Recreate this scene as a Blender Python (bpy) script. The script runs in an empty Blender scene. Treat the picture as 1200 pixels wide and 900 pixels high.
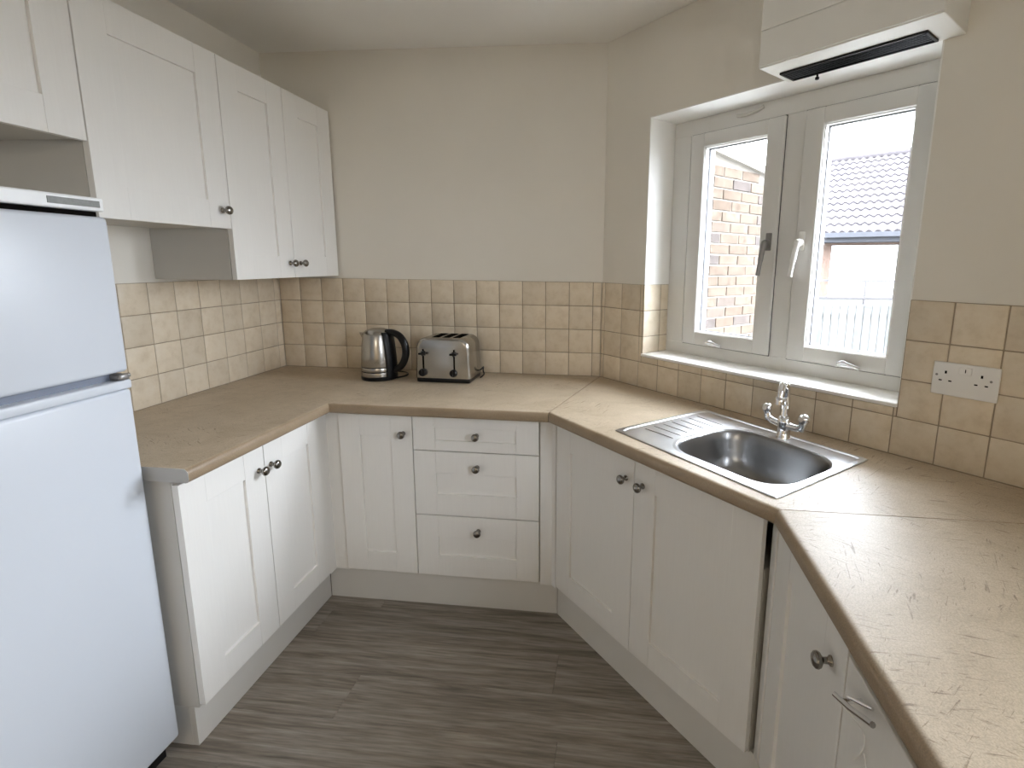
import bpy, bmesh, math, random
from mathutils import Vector, Matrix

random.seed(7)
sc = bpy.context.scene
col = sc.collection
PI = math.pi

# ------------------------------------------------------------------ camera
CAM = Vector((1.7437, -2.4472, 1.4581))
FPX, PPX, PPY = 597.93, 669.95, 412.24
YAW, PITCH, ROLL = [math.radians(a) for a in (-5.7478, -9.9441, 0.7124)]
fw = Vector((math.sin(YAW) * math.cos(PITCH), math.cos(YAW) * math.cos(PITCH), math.sin(PITCH)))
rt = Vector((math.cos(YAW), -math.sin(YAW), 0))
up = rt.cross(fw)
r2 = rt * math.cos(ROLL) + up * math.sin(ROLL)
u2 = -rt * math.sin(ROLL) + up * math.cos(ROLL)
cd = bpy.data.cameras.new('camera')
cam = bpy.data.objects.new('camera', cd)
col.objects.link(cam)
cam.matrix_world = Matrix(((r2.x, u2.x, -fw.x, CAM.x), (r2.y, u2.y, -fw.y, CAM.y), (r2.z, u2.z, -fw.z, CAM.z), (0, 0, 0, 1)))
cd.sensor_fit = 'HORIZONTAL'
cd.sensor_width = 36
cd.lens = FPX * 36 / 1200
cd.shift_x = (600 - PPX) / 1200
cd.shift_y = (PPY - 450) / 1200
cd.clip_start = 0.02
sc.camera = cam

# ------------------------------------------------------------------ light
world = bpy.data.worlds.new('overcast_sky')
sc.world = world
world.use_nodes = True
bg = world.node_tree.nodes['Background']
bg.inputs[0].default_value = (0.84, 0.91, 1.0, 1)
# standard overcast sky: luminance (1 + 2 sin(elevation)) / 3 of the zenith's, dull ground below the horizon
_nt = world.node_tree
_tc = _nt.nodes.new('ShaderNodeTexCoord'); _sp = _nt.nodes.new('ShaderNodeSeparateXYZ'); _mr = _nt.nodes.new('ShaderNodeMapRange')
_mr.inputs['From Min'].default_value = 0; _mr.inputs['From Max'].default_value = 1; _mr.inputs['To Min'].default_value = .60; _mr.inputs['To Max'].default_value = 1.80
_nt.links.new(_tc.outputs['Generated'], _sp.inputs[0]); _nt.links.new(_sp.outputs['Z'], _mr.inputs['Value']); _nt.links.new(_mr.outputs[0], bg.inputs[1])
sc.view_settings.view_transform = 'Standard'
sc.view_settings.look = 'None'
sc.view_settings.gamma = 1
sc.view_settings.use_curve_mapping = False
sc.view_settings.exposure = 5.3
FILL_W = 0.95  # power of the added fill lamp
sc.cycles.use_denoising = True
sc.cycles.max_bounces = 14
sc.cycles.diffuse_bounces = 10
sc.cycles.transparent_max_bounces = 12
sc.cycles.caustics_reflective = False
sc.cycles.caustics_refractive = False

# frames: window wall splays 45 degrees off the back wall
W0 = Vector((1.6373, 0, 0))
D = Vector((math.sqrt(.5), -math.sqrt(.5), 0))
N = Vector((-math.sqrt(.5), -math.sqrt(.5), 0))
UP = Vector((0, 0, 1))
def WF(s, n, z): return W0 + D * s + N * n + UP * z
RS0, RS1, RZ0, RZ1, RDEP = .268, 1.290, 1.062, 2.052, .160   # window reveal
CEIL = 2.415
BACKX, RIGHTX, REARY = 1.66, 2.95, -3.7

def portal(name, loc, xdir, ydir, sx, sy):
    l = bpy.data.lights.new(name, 'AREA')
    l.shape = 'RECTANGLE'; l.size = sx; l.size_y = sy
    l.cycles.is_portal = True
    o = bpy.data.objects.new(name, l)
    z = xdir.cross(ydir)
    o.matrix_world = Matrix(((xdir.x, ydir.x, z.x, loc.x), (xdir.y, ydir.y, z.y, loc.y), (xdir.z, ydir.z, z.z, loc.z), (0, 0, 0, 1)))
    col.objects.link(o)
# lamp -Z must point into the room (along N): z axis = -N
portal("window_portal", WF((RS0 + RS1) / 2, -.31, (RZ0 + RZ1) / 2), -D, UP, 1.02, 1.0)
portal("fill_window_portal", Vector((RIGHTX + .13, -2.58, 1.56)), Vector((0, 1, 0)), UP, .6, .8)  # sits at the added side window

# ------------------------------------------------------------------ materials
def new_mat(name):
    m = bpy.data.materials.new(name); m.use_nodes = True
    nt = m.node_tree
    return m, nt, nt.nodes['Principled BSDF']
def nd(nt, t, **k):
    n = nt.nodes.new(t)
    for a, b in k.items():
        if a.startswith('i_'): n.inputs[a[2:].replace('_', ' ')].default_value = b
        else: setattr(n, a, b)
    return n
def ramp(nt, stops):
    r = nt.nodes.new('ShaderNodeValToRGB')
    e = r.color_ramp.elements
    while len(e) < len(stops): e.new(.5)
    for q, (p, c) in zip(e, stops):
        q.position = p; q.color = (*c, 1) if len(c) == 3 else c
    return r
def plain(name, c, rough=.5, metal=0, coat=0, noise=0, nscale=8, bump=0, bscale=80, spec=.5):
    m, nt, b = new_mat(name)
    b.inputs['Base Color'].default_value = (*c, 1)
    b.inputs['Roughness'].default_value = rough
    b.inputs['Metallic'].default_value = metal
    b.inputs['Coat Weight'].default_value = coat
    b.inputs['Specular IOR Level'].default_value = spec
    g = nd(nt, 'ShaderNodeNewGeometry')
    if noise:
        t = nd(nt, 'ShaderNodeTexNoise'); t.inputs['Scale'].default_value = nscale; t.inputs['Detail'].default_value = 5
        nt.links.new(g.outputs['Position'], t.inputs['Vector'])
        r = ramp(nt, [(.3, tuple(x * (1 - noise) for x in c)), (.7, tuple(min(1, x * (1 + noise)) for x in c))])
        nt.links.new(t.outputs['Fac'], r.inputs['Fac']); nt.links.new(r.outputs['Color'], b.inputs['Base Color'])
    if bump:
        t2 = nd(nt, 'ShaderNodeTexNoise'); t2.inputs['Scale'].default_value = bscale; t2.inputs['Detail'].default_value = 3
        nt.links.new(g.outputs['Position'], t2.inputs['Vector'])
        bp = nd(nt, 'ShaderNodeBump'); bp.inputs['Strength'].default_value = bump; bp.inputs['Distance'].default_value = .002
        nt.links.new(t2.outputs['Fac'], bp.inputs['Height']); nt.links.new(bp.outputs['Normal'], b.inputs['Normal'])
    return m

M = {}
M['wall'] = plain('wall_paint', (.76, .725, .655), .75, noise=.02, nscale=3, bump=.12, bscale=45)
M['fill_room'] = plain('fill_room_paint', (.80, .70, .56), .8, noise=.02, nscale=3)  # warm paint of the added room, tints the fill light
M['ceiling'] = plain('ceiling_paint', (.82, .80, .76), .8, noise=.015, nscale=2, bump=.1, bscale=50)
M['reveal'] = plain('reveal_paint', (.86, .85, .82), .55, noise=.015, nscale=5)
M['carcass'] = plain('carcass_board', (.55, .53, .49), .5, noise=.02, nscale=6)
M['plinth'] = plain('plinth_board', (.68, .665, .63), .42, noise=.02, nscale=5)
M['upvc'] = plain('window_plastic', (.68, .67, .64), .28, noise=.01, nscale=4)
M['gasket'] = plain('rubber_gasket', (.05, .052, .058), .6, noise=.1)
M['grout'] = plain('grout', (.36, .295, .215), .9, noise=.12, nscale=30)
M['endcap'] = plain('edge_strip', (.42, .41, .39), .5, noise=.03)
M['fridge'] = plain('fridge_enamel', (.60, .635, .69), .30, noise=.008, nscale=3, bump=.03, bscale=220)
M['fridge_trim'] = plain('fridge_trim', (.80, .81, .82), .35, noise=.01)
M['fridge_recess'] = plain('fridge_recess', (.17, .19, .24), .35, noise=.02)
M['badge'] = plain('badge_plate', (.22, .225, .22), .5, 0, noise=.1, nscale=120)
M['black'] = plain('black_plastic', (.006, .006, .0065), .32, noise=.1, spec=.3)
M['dark'] = plain('dark_void', (.008, .007, .006), .9, noise=.1, spec=0)
M['nickel'] = plain('dark_nickel', (.27, .255, .235), .2, 1, noise=.05)
M['chrome'] = plain('chrome', (.82, .83, .85), .07, 1, noise=.01)
M['white_plastic'] = plain('white_plastic', (.80, .79, .77), .3, noise=.01)
M['thread'] = plain('pale_thread', (.8, .79, .76), .8, noise=.05)
M['heater'] = plain('heater_casing', (.78, .765, .72), .45, noise=.015)
M['handle_grey'] = plain('grey_lever', (.26, .25, .24), .35, .5, noise=.03)

def mat_cabinet():
    m, nt, b = new_mat('cabinet_foil')
    b.inputs['Roughness'].default_value = .42
    tc = nd(nt, 'ShaderNodeNewGeometry')
    mp = nd(nt, 'ShaderNodeMapping'); mp.inputs['Scale'].default_value = (60, 60, 3)
    nt.links.new(tc.outputs['Position'], mp.inputs['Vector'])
    t = nd(nt, 'ShaderNodeTexNoise'); t.inputs['Scale'].default_value = 3; t.inputs['Detail'].default_value = 4
    nt.links.new(mp.outputs['Vector'], t.inputs['Vector'])
    r = ramp(nt, [(.3, (.79, .775, .745)), (.7, (.806, .792, .762))])
    nt.links.new(t.outputs['Fac'], r.inputs['Fac']); nt.links.new(r.outputs['Color'], b.inputs['Base Color'])
    bp = nd(nt, 'ShaderNodeBump'); bp.inputs['Strength'].default_value = .08; bp.inputs['Distance'].default_value = .001
    nt.links.new(t.outputs['Fac'], bp.inputs['Height']); nt.links.new(bp.outputs['Normal'], b.inputs['Normal'])
    return m
M['cabinet'] = mat_cabinet()

def mat_tile():
    m, nt, b = new_mat('beige_ceramic')
    b.inputs['Roughness'].default_value = .38
    g = nd(nt, 'ShaderNodeNewGeometry'); oi = nd(nt, 'ShaderNodeObjectInfo')
    add = nd(nt, 'ShaderNodeVectorMath', operation='MULTIPLY_ADD')
    nt.links.new(oi.outputs['Random'], add.inputs[0]); add.inputs[1].default_value = (37, 53, 19)
    nt.links.new(g.outputs['Position'], add.inputs[2])
    t = nd(nt, 'ShaderNodeTexNoise'); t.inputs['Scale'].default_value = 22; t.inputs['Detail'].default_value = 7; t.inputs['Roughness'].default_value = .65
    nt.links.new(add.outputs[0], t.inputs['Vector'])
    r = ramp(nt, [(.28, (.60, .50, .365)), (.5, (.685, .59, .455)), (.75, (.73, .645, .52))])
    nt.links.new(t.outputs['Fac'], r.inputs['Fac'])
    hs = nd(nt, 'ShaderNodeHueSaturation')
    mr = nd(nt, 'ShaderNodeMapRange'); mr.inputs['To Min'].default_value = .93; mr.inputs['To Max'].default_value = 1.06
    nt.links.new(oi.outputs['Random'], mr.inputs['Value']); nt.links.new(mr.outputs[0], hs.inputs['Value'])
    nt.links.new(r.outputs['Color'], hs.inputs['Color']); nt.links.new(hs.outputs['Color'], b.inputs['Base Color'])
    bp = nd(nt, 'ShaderNodeBump'); bp.inputs['Strength'].default_value = .12; bp.inputs['Distance'].default_value = .002
    nt.links.new(t.outputs['Fac'], bp.inputs['Height']); nt.links.new(bp.outputs['Normal'], b.inputs['Normal'])
    return m
M['tile'] = mat_tile()

def mat_worktop():
    m, nt, b = new_mat('stone_laminate')
    g = nd(nt, 'ShaderNodeNewGeometry')
    L = nt.links.new
    n1 = nd(nt, 'ShaderNodeTexNoise'); n1.inputs['Scale'].default_value = 7; n1.inputs['Detail'].default_value = 8; n1.inputs['Roughness'].default_value = .6; n1.inputs['Distortion'].default_value = .6
    L(g.outputs['Position'], n1.inputs['Vector'])
    base = ramp(nt, [(.25, (.40, .315, .215)), (.5, (.475, .385, .275)), (.75, (.54, .445, .33))])
    L(n1.outputs['Fac'], base.inputs['Fac'])
    cur = base.outputs['Color']
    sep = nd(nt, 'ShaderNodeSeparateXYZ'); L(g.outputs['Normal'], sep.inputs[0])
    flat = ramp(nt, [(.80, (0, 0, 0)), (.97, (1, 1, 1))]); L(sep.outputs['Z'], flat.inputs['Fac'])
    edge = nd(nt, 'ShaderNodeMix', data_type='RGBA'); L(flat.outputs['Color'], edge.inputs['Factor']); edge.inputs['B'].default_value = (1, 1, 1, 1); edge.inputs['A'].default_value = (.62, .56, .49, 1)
    em = nd(nt, 'ShaderNodeMix', data_type='RGBA', blend_type='MULTIPLY'); em.inputs['Factor'].default_value = 1; L(cur, em.inputs['A']); L(edge.outputs['Result'], em.inputs['B']); cur = em.outputs['Result']   # colour multiplied darker and browner where the surface turns away from level
    for k, (vs, sx, sy, lo, seed, c) in enumerate([(6.5, 18, 190, .60, 3.1, (.15, .095, .05)), (9.0, 26, 270, .61, 9.7, (.18, .12, .065)), (4.2, 12, 140, .62, 17.0, (.13, .08, .045))]):
        ofs = nd(nt, 'ShaderNodeVectorMath', operation='ADD'); L(g.outputs['Position'], ofs.inputs[0]); ofs.inputs[1].default_value = (seed, seed * .7, 0)
        wob = nd(nt, 'ShaderNodeTexNoise'); wob.inputs['Scale'].default_value = 9; L(ofs.outputs[0], wob.inputs['Vector'])
        wa = nd(nt, 'ShaderNodeVectorMath', operation='MULTIPLY_ADD'); L(wob.outputs['Color'], wa.inputs[0]); wa.inputs[1].default_value = (.12, .12, 0); L(ofs.outputs[0], wa.inputs[2])
        vo = nd(nt, 'ShaderNodeTexVoronoi'); vo.inputs['Scale'].default_value = vs; L(wa.outputs[0], vo.inputs['Vector'])
        sc_ = nd(nt, 'ShaderNodeSeparateColor'); L(vo.outputs['Color'], sc_.inputs[0])
        an = nd(nt, 'ShaderNodeMapRange'); an.inputs['To Min'].default_value = -1.5; an.inputs['To Max'].default_value = .75; L(sc_.outputs[0], an.inputs['Value'])
        vr = nd(nt, 'ShaderNodeVectorRotate', rotation_type='Z_AXIS'); L(ofs.outputs[0], vr.inputs['Vector']); L(an.outputs[0], vr.inputs['Angle'])
        mp = nd(nt, 'ShaderNodeMapping'); mp.inputs['Scale'].default_value = (sx, sy, 1); L(vr.outputs[0], mp.inputs['Vector'])
        t = nd(nt, 'ShaderNodeTexNoise'); t.inputs['Scale'].default_value = 1; t.inputs['Detail'].default_value = 4; t.inputs['Roughness'].default_value = .6; t.inputs['Distortion'].default_value = .8
        L(mp.outputs[0], t.inputs['Vector'])
        r = ramp(nt, [(lo, (0, 0, 0)), (lo + .07, (.7, .7, .7))]); L(t.outputs['Fac'], r.inputs['Fac'])
        on = ramp(nt, [(.42, (0, 0, 0)), (.62, (1, 1, 1))]); L(sc_.outputs[1], on.inputs['Fac'])
        m1 = nd(nt, 'ShaderNodeMath', operation='MULTIPLY'); L(r.outputs['Color'], m1.inputs[0]); L(on.outputs['Color'], m1.inputs[1])
        m2 = nd(nt, 'ShaderNodeMath', operation='MULTIPLY'); L(m1.outputs[0], m2.inputs[0]); L(flat.outputs['Color'], m2.inputs[1])
        mx = nd(nt, 'ShaderNodeMix', data_type='RGBA')
        L(m2.outputs[0], mx.inputs['Factor']); L(cur, mx.inputs['A']); mx.inputs['B'].default_value = (*c, 1)
        cur = mx.outputs['Result']
    sp = nd(nt, 'ShaderNodeTexNoise'); sp.inputs['Scale'].default_value = 420; sp.inputs['Detail'].default_value = 2
    L(g.outputs['Position'], sp.inputs['Vector'])
    rs = ramp(nt, [(.35, (.86, .86, .86)), (.65, (1.1, 1.1, 1.1))]); L(sp.outputs['Fac'], rs.inputs['Fac'])
    mm = nd(nt, 'ShaderNodeMix', data_type='RGBA', blend_type='MULTIPLY'); mm.inputs['Factor'].default_value = 1
    L(cur, mm.inputs['A']); L(rs.outputs['Color'], mm.inputs['B'])
    L(mm.outputs['Result'], b.inputs['Base Color'])
    b.inputs['Roughness'].default_value = .48; b.inputs['Specular IOR Level'].default_value = .75
    n2 = nd(nt, 'ShaderNodeTexNoise'); n2.inputs['Scale'].default_value = 55; n2.inputs['Detail'].default_value = 6; n2.inputs['Roughness'].default_value = .7
    L(g.outputs['Position'], n2.inputs['Vector'])
    bp = nd(nt, 'ShaderNodeBump'); bp.inputs['Strength'].default_value = .22; bp.inputs['Distance'].default_value = .002
    L(n2.outputs['Fac'], bp.inputs['Height']); L(bp.outputs['Normal'], b.inputs['Normal'])
    return m
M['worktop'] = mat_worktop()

def mat_plank():
    m, nt, b = new_mat('grey_oak_vinyl')
    L = nt.links.new
    g = nd(nt, 'ShaderNodeNewGeometry'); oi = nd(nt, 'ShaderNodeObjectInfo')
    off = nd(nt, 'ShaderNodeVectorMath', operation='MULTIPLY_ADD')
    L(oi.outputs['Random'], off.inputs[0]); off.inputs[1].default_value = (23, 41, 0); L(g.outputs['Position'], off.inputs[2])
    mp = nd(nt, 'ShaderNodeMapping'); mp.inputs['Scale'].default_value = (1.3, 24, 1); L(off.outputs[0], mp.inputs['Vector'])
    t = nd(nt, 'ShaderNodeTexNoise'); t.inputs['Scale'].default_value = 1.4; t.inputs['Detail'].default_value = 8; t.inputs['Roughness'].default_value = .62; t.inputs['Distortion'].default_value = .9
    L(mp.outputs['Vector'], t.inputs['Vector'])
    r = ramp(nt, [(.25, (.11, .09, .072)), (.45, (.25, .215, .178)), (.62, (.35, .31, .265)), (.8, (.46, .42, .37))])
    L(t.outputs['Fac'], r.inputs['Fac'])
    mp2 = nd(nt, 'ShaderNodeMapping'); mp2.inputs['Scale'].default_value = (9, 130, 1); L(off.outputs[0], mp2.inputs['Vector'])
    t2 = nd(nt, 'ShaderNodeTexNoise'); t2.inputs['Scale'].default_value = 1; t2.inputs['Detail'].default_value = 4
    L(mp2.outputs['Vector'], t2.inputs['Vector'])
    r2_ = ramp(nt, [(.3, (.72, .72, .72)), (.6, (1.08, 1.08, 1.08))]); L(t2.outputs['Fac'], r2_.inputs['Fac'])
    mm = nd(nt, 'ShaderNodeMix', data_type='RGBA', blend_type='MULTIPLY'); mm.inputs['Factor'].default_value = 1
    L(r.outputs['Color'], mm.inputs['A']); L(r2_.outputs['Color'], mm.inputs['B'])
    hs = nd(nt, 'ShaderNodeHueSaturation')
    mr = nd(nt, 'ShaderNodeMapRange'); mr.inputs['To Min'].default_value = .88; mr.inputs['To Max'].default_value = 1.12
    L(oi.outputs['Random'], mr.inputs['Value']); L(mr.outputs[0], hs.inputs['Value'])
    L(mm.outputs['Result'], hs.inputs['Color']); L(hs.outputs['Color'], b.inputs['Base Color'])
    b.inputs['Roughness'].default_value = .48
    bp = nd(nt, 'ShaderNodeBump'); bp.inputs['Strength'].default_value = .15; bp.inputs['Distance'].default_value = .001
    L(t2.outputs['Fac'], bp.inputs['Height']); L(bp.outputs['Normal'], b.inputs['Normal'])
    return m
M['plank'] = mat_plank()

def mat_steel(name, c, rough, sc3):
    m, nt, b = new_mat(name)
    L = nt.links.new
    b.inputs['Metallic'].default_value = 1
    b.inputs['Base Color'].default_value = (*c, 1)
    g = nd(nt, 'ShaderNodeTexCoord'); mp = nd(nt, 'ShaderNodeMapping'); mp.inputs['Scale'].default_value = sc3
    L(g.outputs['Object'], mp.inputs['Vector'])
    t = nd(nt, 'ShaderNodeTexNoise'); t.inputs['Scale'].default_value = 1; t.inputs['Detail'].default_value = 3
    L(mp.outputs['Vector'], t.inputs['Vector'])
    mr = nd(nt, 'ShaderNodeMapRange'); mr.inputs['To Min'].default_value = rough * .93; mr.inputs['To Max'].default_value = rough * 1.08
    L(t.outputs['Fac'], mr.inputs['Value']); L(mr.outputs[0], b.inputs['Roughness'])
    return m
M['steel'] = mat_steel('brushed_steel', (.44, .425, .40), .24, (8, 8, 500))
M['sink_steel'] = mat_steel('satin_steel', (.62, .63, .65), .32, (40, 6, 6))
M['shaded_bowl_steel'] = mat_steel('shaded_bowl_steel', (.29, .29, .293), .30, (20, 20, 4))  # sink steel darkened to stand in for dim reflections in the bowl

def mat_glass():
    m = bpy.data.materials.new('pane_glass'); m.use_nodes = True
    nt = m.node_tree; nt.nodes.clear()
    o = nt.nodes.new('ShaderNodeOutputMaterial'); t = nt.nodes.new('ShaderNodeBsdfTransparent'); gl = nt.nodes.new('ShaderNodeBsdfGlossy')
    t.inputs[0].default_value = (.99, .99, .99, 1); gl.inputs['Roughness'].default_value = .02
    lw = nt.nodes.new('ShaderNodeLayerWeight'); pw_ = nt.nodes.new('ShaderNodeMath'); pw_.operation = 'POWER'; pw_.inputs[1].default_value = 5
    fr = nt.nodes.new('ShaderNodeMath'); fr.operation = 'MULTIPLY_ADD'; fr.inputs[1].default_value = .75; fr.inputs[2].default_value = .035
    nt.links.new(lw.outputs['Facing'], pw_.inputs[0]); nt.links.new(pw_.outputs[0], fr.inputs[0])
    mx = nt.nodes.new('ShaderNodeMixShader')
    nt.links.new(fr.outputs[0], mx.inputs[0]); nt.links.new(t.outputs[0], mx.inputs[1]); nt.links.new(gl.outputs[0], mx.inputs[2]); nt.links.new(mx.outputs[0], o.inputs[0])
    return m
M['glass'] = mat_glass()

def mat_random(name, stops, rough=.85, nscale=25, namt=.25):
    m, nt, b = new_mat(name)
    L = nt.links.new
    oi = nd(nt, 'ShaderNodeObjectInfo'); g = nd(nt, 'ShaderNodeNewGeometry')
    r = ramp(nt, stops); L(oi.outputs['Random'], r.inputs['Fac'])
    t = nd(nt, 'ShaderNodeTexNoise'); t.inputs['Scale'].default_value = nscale; t.inputs['Detail'].default_value = 5; L(g.outputs['Position'], t.inputs['Vector'])
    r_ = ramp(nt, [(.3, (1 - namt,) * 3), (.7, (1 + namt,) * 3)]); L(t.outputs['Fac'], r_.inputs['Fac'])
    mm = nd(nt, 'ShaderNodeMix', data_type='RGBA', blend_type='MULTIPLY'); mm.inputs['Factor'].default_value = 1
    L(r.outputs['Color'], mm.inputs['A']); L(r_.outputs['Color'], mm.inputs['B']); L(mm.outputs['Result'], b.inputs['Base Color'])
    b.inputs['Roughness'].default_value = rough
    b.inputs['Specular IOR Level'].default_value = 0
    return m
M['brick'] = mat_random('clay_brick', [(0, (.062, .048, .038)), (.35, (.069, .054, .043)), (.7, (.074, .059, .047)), (.85, (.056, .047, .042)), (1, (.046, .040, .038))])
M['mortar'] = plain('mortar', (.14, .13, .115), .95, noise=.1, nscale=30, spec=0)
M['roof_tile'] = mat_random('roof_clay', [(0, (.034, .0315, .0335)), (.5, (.038, .035, .037)), (1, (.042, .0382, .040))], .8)
M['gutter'] = plain('gutter_plastic', (.034, .035, .039), .4, noise=.1, spec=0)
M['garage_brick'] = mat_random('far_brick', [(0, (.075, .053, .043)), (1, (.085, .062, .05))])
M['white_door'] = plain('white_metal_door', (.85, .85, .84), .4, noise=.02)
M['fence_wood'] = mat_random('pale_fence_wood', [(0, (.054, .055, .053)), (1, (.064, .064, .061))], .8, 12, .15)
M['rail'] = plain('rail_paint', (.05, .047, .047), .6, noise=.1, spec=0)
M['rail_panel'] = plain('rail_panel', (.09, .09, .088), .7, noise=.05, spec=0)
M['ground'] = plain('concrete_paving', (.12, .118, .114), .9, noise=.15, nscale=3, spec=0)

# ------------------------------------------------------------------ mesh helpers
ID = lambda a, b, c: Vector((a, b, c))
def bx(bm, a, b, F=ID, bev=0, seg=2):
    vs = []
    for x in (a[0], b[0]):
        for y in (a[1], b[1]):
            for z in (a[2], b[2]): vs.append(bm.verts.new(F(x, y, z)))
    fs = [bm.faces.new([vs[i] for i in q]) for q in ((0, 1, 3, 2), (4, 6, 7, 5), (0, 4, 5, 1), (2, 3, 7, 6), (0, 2, 6, 4), (1, 5, 7, 3))]
    if bev:
        es = list({e for f in fs for e in f.edges})
        bmesh.ops.recalc_face_normals(bm, faces=fs)
        bmesh.ops.bevel(bm, geom=es, offset=bev, segments=seg, affect='EDGES', profile=.5)
def prism(bm, pts, z0, z1, F=ID):
    lo = [bm.verts.new(F(x, y, z0)) for x, y in pts]; hi = [bm.verts.new(F(x, y, z1)) for x, y in pts]
    n = len(pts)
    bm.faces.new(lo); bm.faces.new(hi)
    for i in range(n): bm.faces.new((lo[i], lo[(i + 1) % n], hi[(i + 1) % n], hi[i]))
def rings(bm, rs, cap0=True, cap1=True, close=True):
    V = [[bm.verts.new(p) for p in r] for r in rs]
    n = len(V[0])
    for a, b in zip(V, V[1:]):
        for i in range(n if close else n - 1): bm.faces.new((a[i], a[(i + 1) % n], b[(i + 1) % n], b[i]))
    if cap0: bm.faces.new(V[0])
    if cap1: bm.faces.new(V[-1])
    return V
def lathe(bm, prof, o, ax=UP, seg=20):
    ax = Vector(ax).normalized(); t = ax.orthogonal().normalized(); b = ax.cross(t); o = Vector(o)
    rings(bm, [[o + ax * h + (t * math.cos(2 * PI * i / seg) + b * math.sin(2 * PI * i / seg)) * max(r, 1e-4) for i in range(seg)] for r, h in prof])
def tube(bm, pts, r, seg=10):
    pts = [Vector(p) for p in pts]; rr = r if isinstance(r, (list, tuple)) else [r] * len(pts)
    out = []; t = None
    for i, p in enumerate(pts):
        d = (pts[min(i + 1, len(pts) - 1)] - pts[max(i - 1, 0)]).normalized()
        t = d.orthogonal().normalized() if t is None else (t - d * t.dot(d)).normalized()
        b = d.cross(t)
        out.append([p + (t * math.cos(2 * PI * k / seg) + b * math.sin(2 * PI * k / seg)) * rr[i] for k in range(seg)])
    rings(bm, out)
def spline(ps, n=8):
    ps = [Vector(p) for p in ps]; out = []
    for i in range(len(ps) - 1):
        a, b, c, d = ps[max(i - 1, 0)], ps[i], ps[i + 1], ps[min(i + 2, len(ps) - 1)]
        for k in range(n):
            t = k / n
            out.append(.5 * ((2 * b) + (c - a) * t + (2 * a - 5 * b + 4 * c - d) * t * t + (3 * b - a - 3 * c + d) * t ** 3))
    return out + [ps[-1]]
def rrect(a0, a1, b0, b1, r, k=6):
    out = []
    for cx, cy, s in ((a1 - r, b1 - r, 0), (a0 + r, b1 - r, 1), (a0 + r, b0 + r, 2), (a1 - r, b0 + r, 3)):
        for i in range(k + 1):
            an = PI / 2 * (s + i / k); out.append((cx + r * math.cos(an), cy + r * math.sin(an)))
    return out

MW = {}
def obj(name, bm, mat, parent=None, smooth=0):
    bmesh.ops.recalc_face_normals(bm, faces=bm.faces)
    if parent is not None and parent.name in MW: bm.transform(MW[parent.name].inverted())
    me = bpy.data.meshes.new(name); bm.to_mesh(me); bm.free()
    me.materials.append(M[mat])
    if smooth:
        me.shade_smooth()
        me.set_sharp_from_angle(angle=math.radians(smooth))
    o = bpy.data.objects.new(name, me); col.objects.link(o)
    if parent is not None:
        o.parent = parent
        if parent.name in MW: MW[o.name] = MW[parent.name]
    return o
def tag(o, label=None, cat=None, group=None, kind=None):
    if label: o['label'] = label
    if cat: o['category'] = cat
    if group: o['group'] = group
    if kind: o['kind'] = kind
    return o
def thing(name, loc, label, cat, group=None, rotz=0):
    o = bpy.data.objects.new(name, None); col.objects.link(o)
    o.empty_display_size = .05
    o.location = loc; o.rotation_euler = (0, 0, rotz)
    MW[o.name] = Matrix.Translation(Vector(loc)) @ Matrix.Rotation(rotz, 4, 'Z')
    return tag(o, label, cat, group)
def struct(name, bm, mat, parent=None):
    o = obj(name, bm, mat, parent)
    if parent is None: o['kind'] = 'structure'
    return o
def B(): return bmesh.new()
def box_obj(name, a, b, mat, parent=None, F=ID, bev=0, smooth=0):
    bm = B(); bx(bm, a, b, F, bev); return obj(name, bm, mat, parent, smooth)

# ------------------------------------------------------------------ room shell
TT = .908            # worktop top / first tile row
P_ = .1144           # tile pitch
TH = .007            # tile thickness (tile faces are the calibrated wall planes)
bm = B(); bx(bm, (-.15, REARY - .1, 0), (-TH, .15, CEIL)); wall_left = struct('wall_left', bm, 'wall')
bm = B(); bx(bm, (-TH, TH, 0), (BACKX, .15, CEIL)); wall_back = struct('wall_back', bm, 'wall')
bm = B()
WT = -.30
for a, b in (((0, WT, 0), (RS0, -TH, CEIL)), ((RS1, WT, 0), (1.87, -TH, CEIL)), ((RS0, WT, 0), (RS1, -TH, RZ0 - .02)), ((RS0, WT, RZ1), (RS1, -TH, CEIL))): bx(bm, a, b, WF)
wall_window = struct('wall_window', bm, 'wall')
VY0, VY1, VZ0, VZ1 = -2.88, -2.28, 1.16, 1.96     # unseen side window, added to bring in fill light
bm = B()
for a, b in (((REARY, 0), (VY0, CEIL)), ((VY1, 0), (-1.30, CEIL)), ((VY0, 0), (VY1, VZ0)), ((VY0, VZ1), (VY1, CEIL))): bx(bm, (RIGHTX, a[0], a[1]), (RIGHTX + .12, b[0], b[1]))
wall_right = struct('wall_right', bm, 'wall')

bm = B()
QX0, QX1, QZ1 = .55, 2.45, 2.05      # wide opening to a room added behind the camera for warm fill
bx(bm, (-TH, REARY - .1, 0), (QX0, REARY, CEIL)); bx(bm, (QX1, REARY - .1, 0), (RIGHTX + .12, REARY, CEIL)); bx(bm, (QX0, REARY - .1, QZ1), (QX1, REARY, CEIL))
wall_rear = struct('wall_rear', bm, 'wall')
HY = -6.4
bm = B(); bx(bm, (-.15, HY, 0), (-.03, REARY - .1, CEIL)); bx(bm, (RIGHTX, HY, 0), (RIGHTX + .12, REARY - .1, CEIL)); bx(bm, (-.15, HY - .1, 0), (RIGHTX + .12, HY, CEIL)); struct('wall_fill_room', bm, 'fill_room')  # unseen room added to carry the warm fill
bm = B(); bx(bm, (-.15, HY - .1, CEIL), (3.1, .9, CEIL + .1)); struct('ceiling', bm, 'ceiling')
bm = B(); bx(bm, (-.15, HY - .1, -.08), (3.1, .15, -.004)); floor = struct('floor', bm, 'dark')

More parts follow.
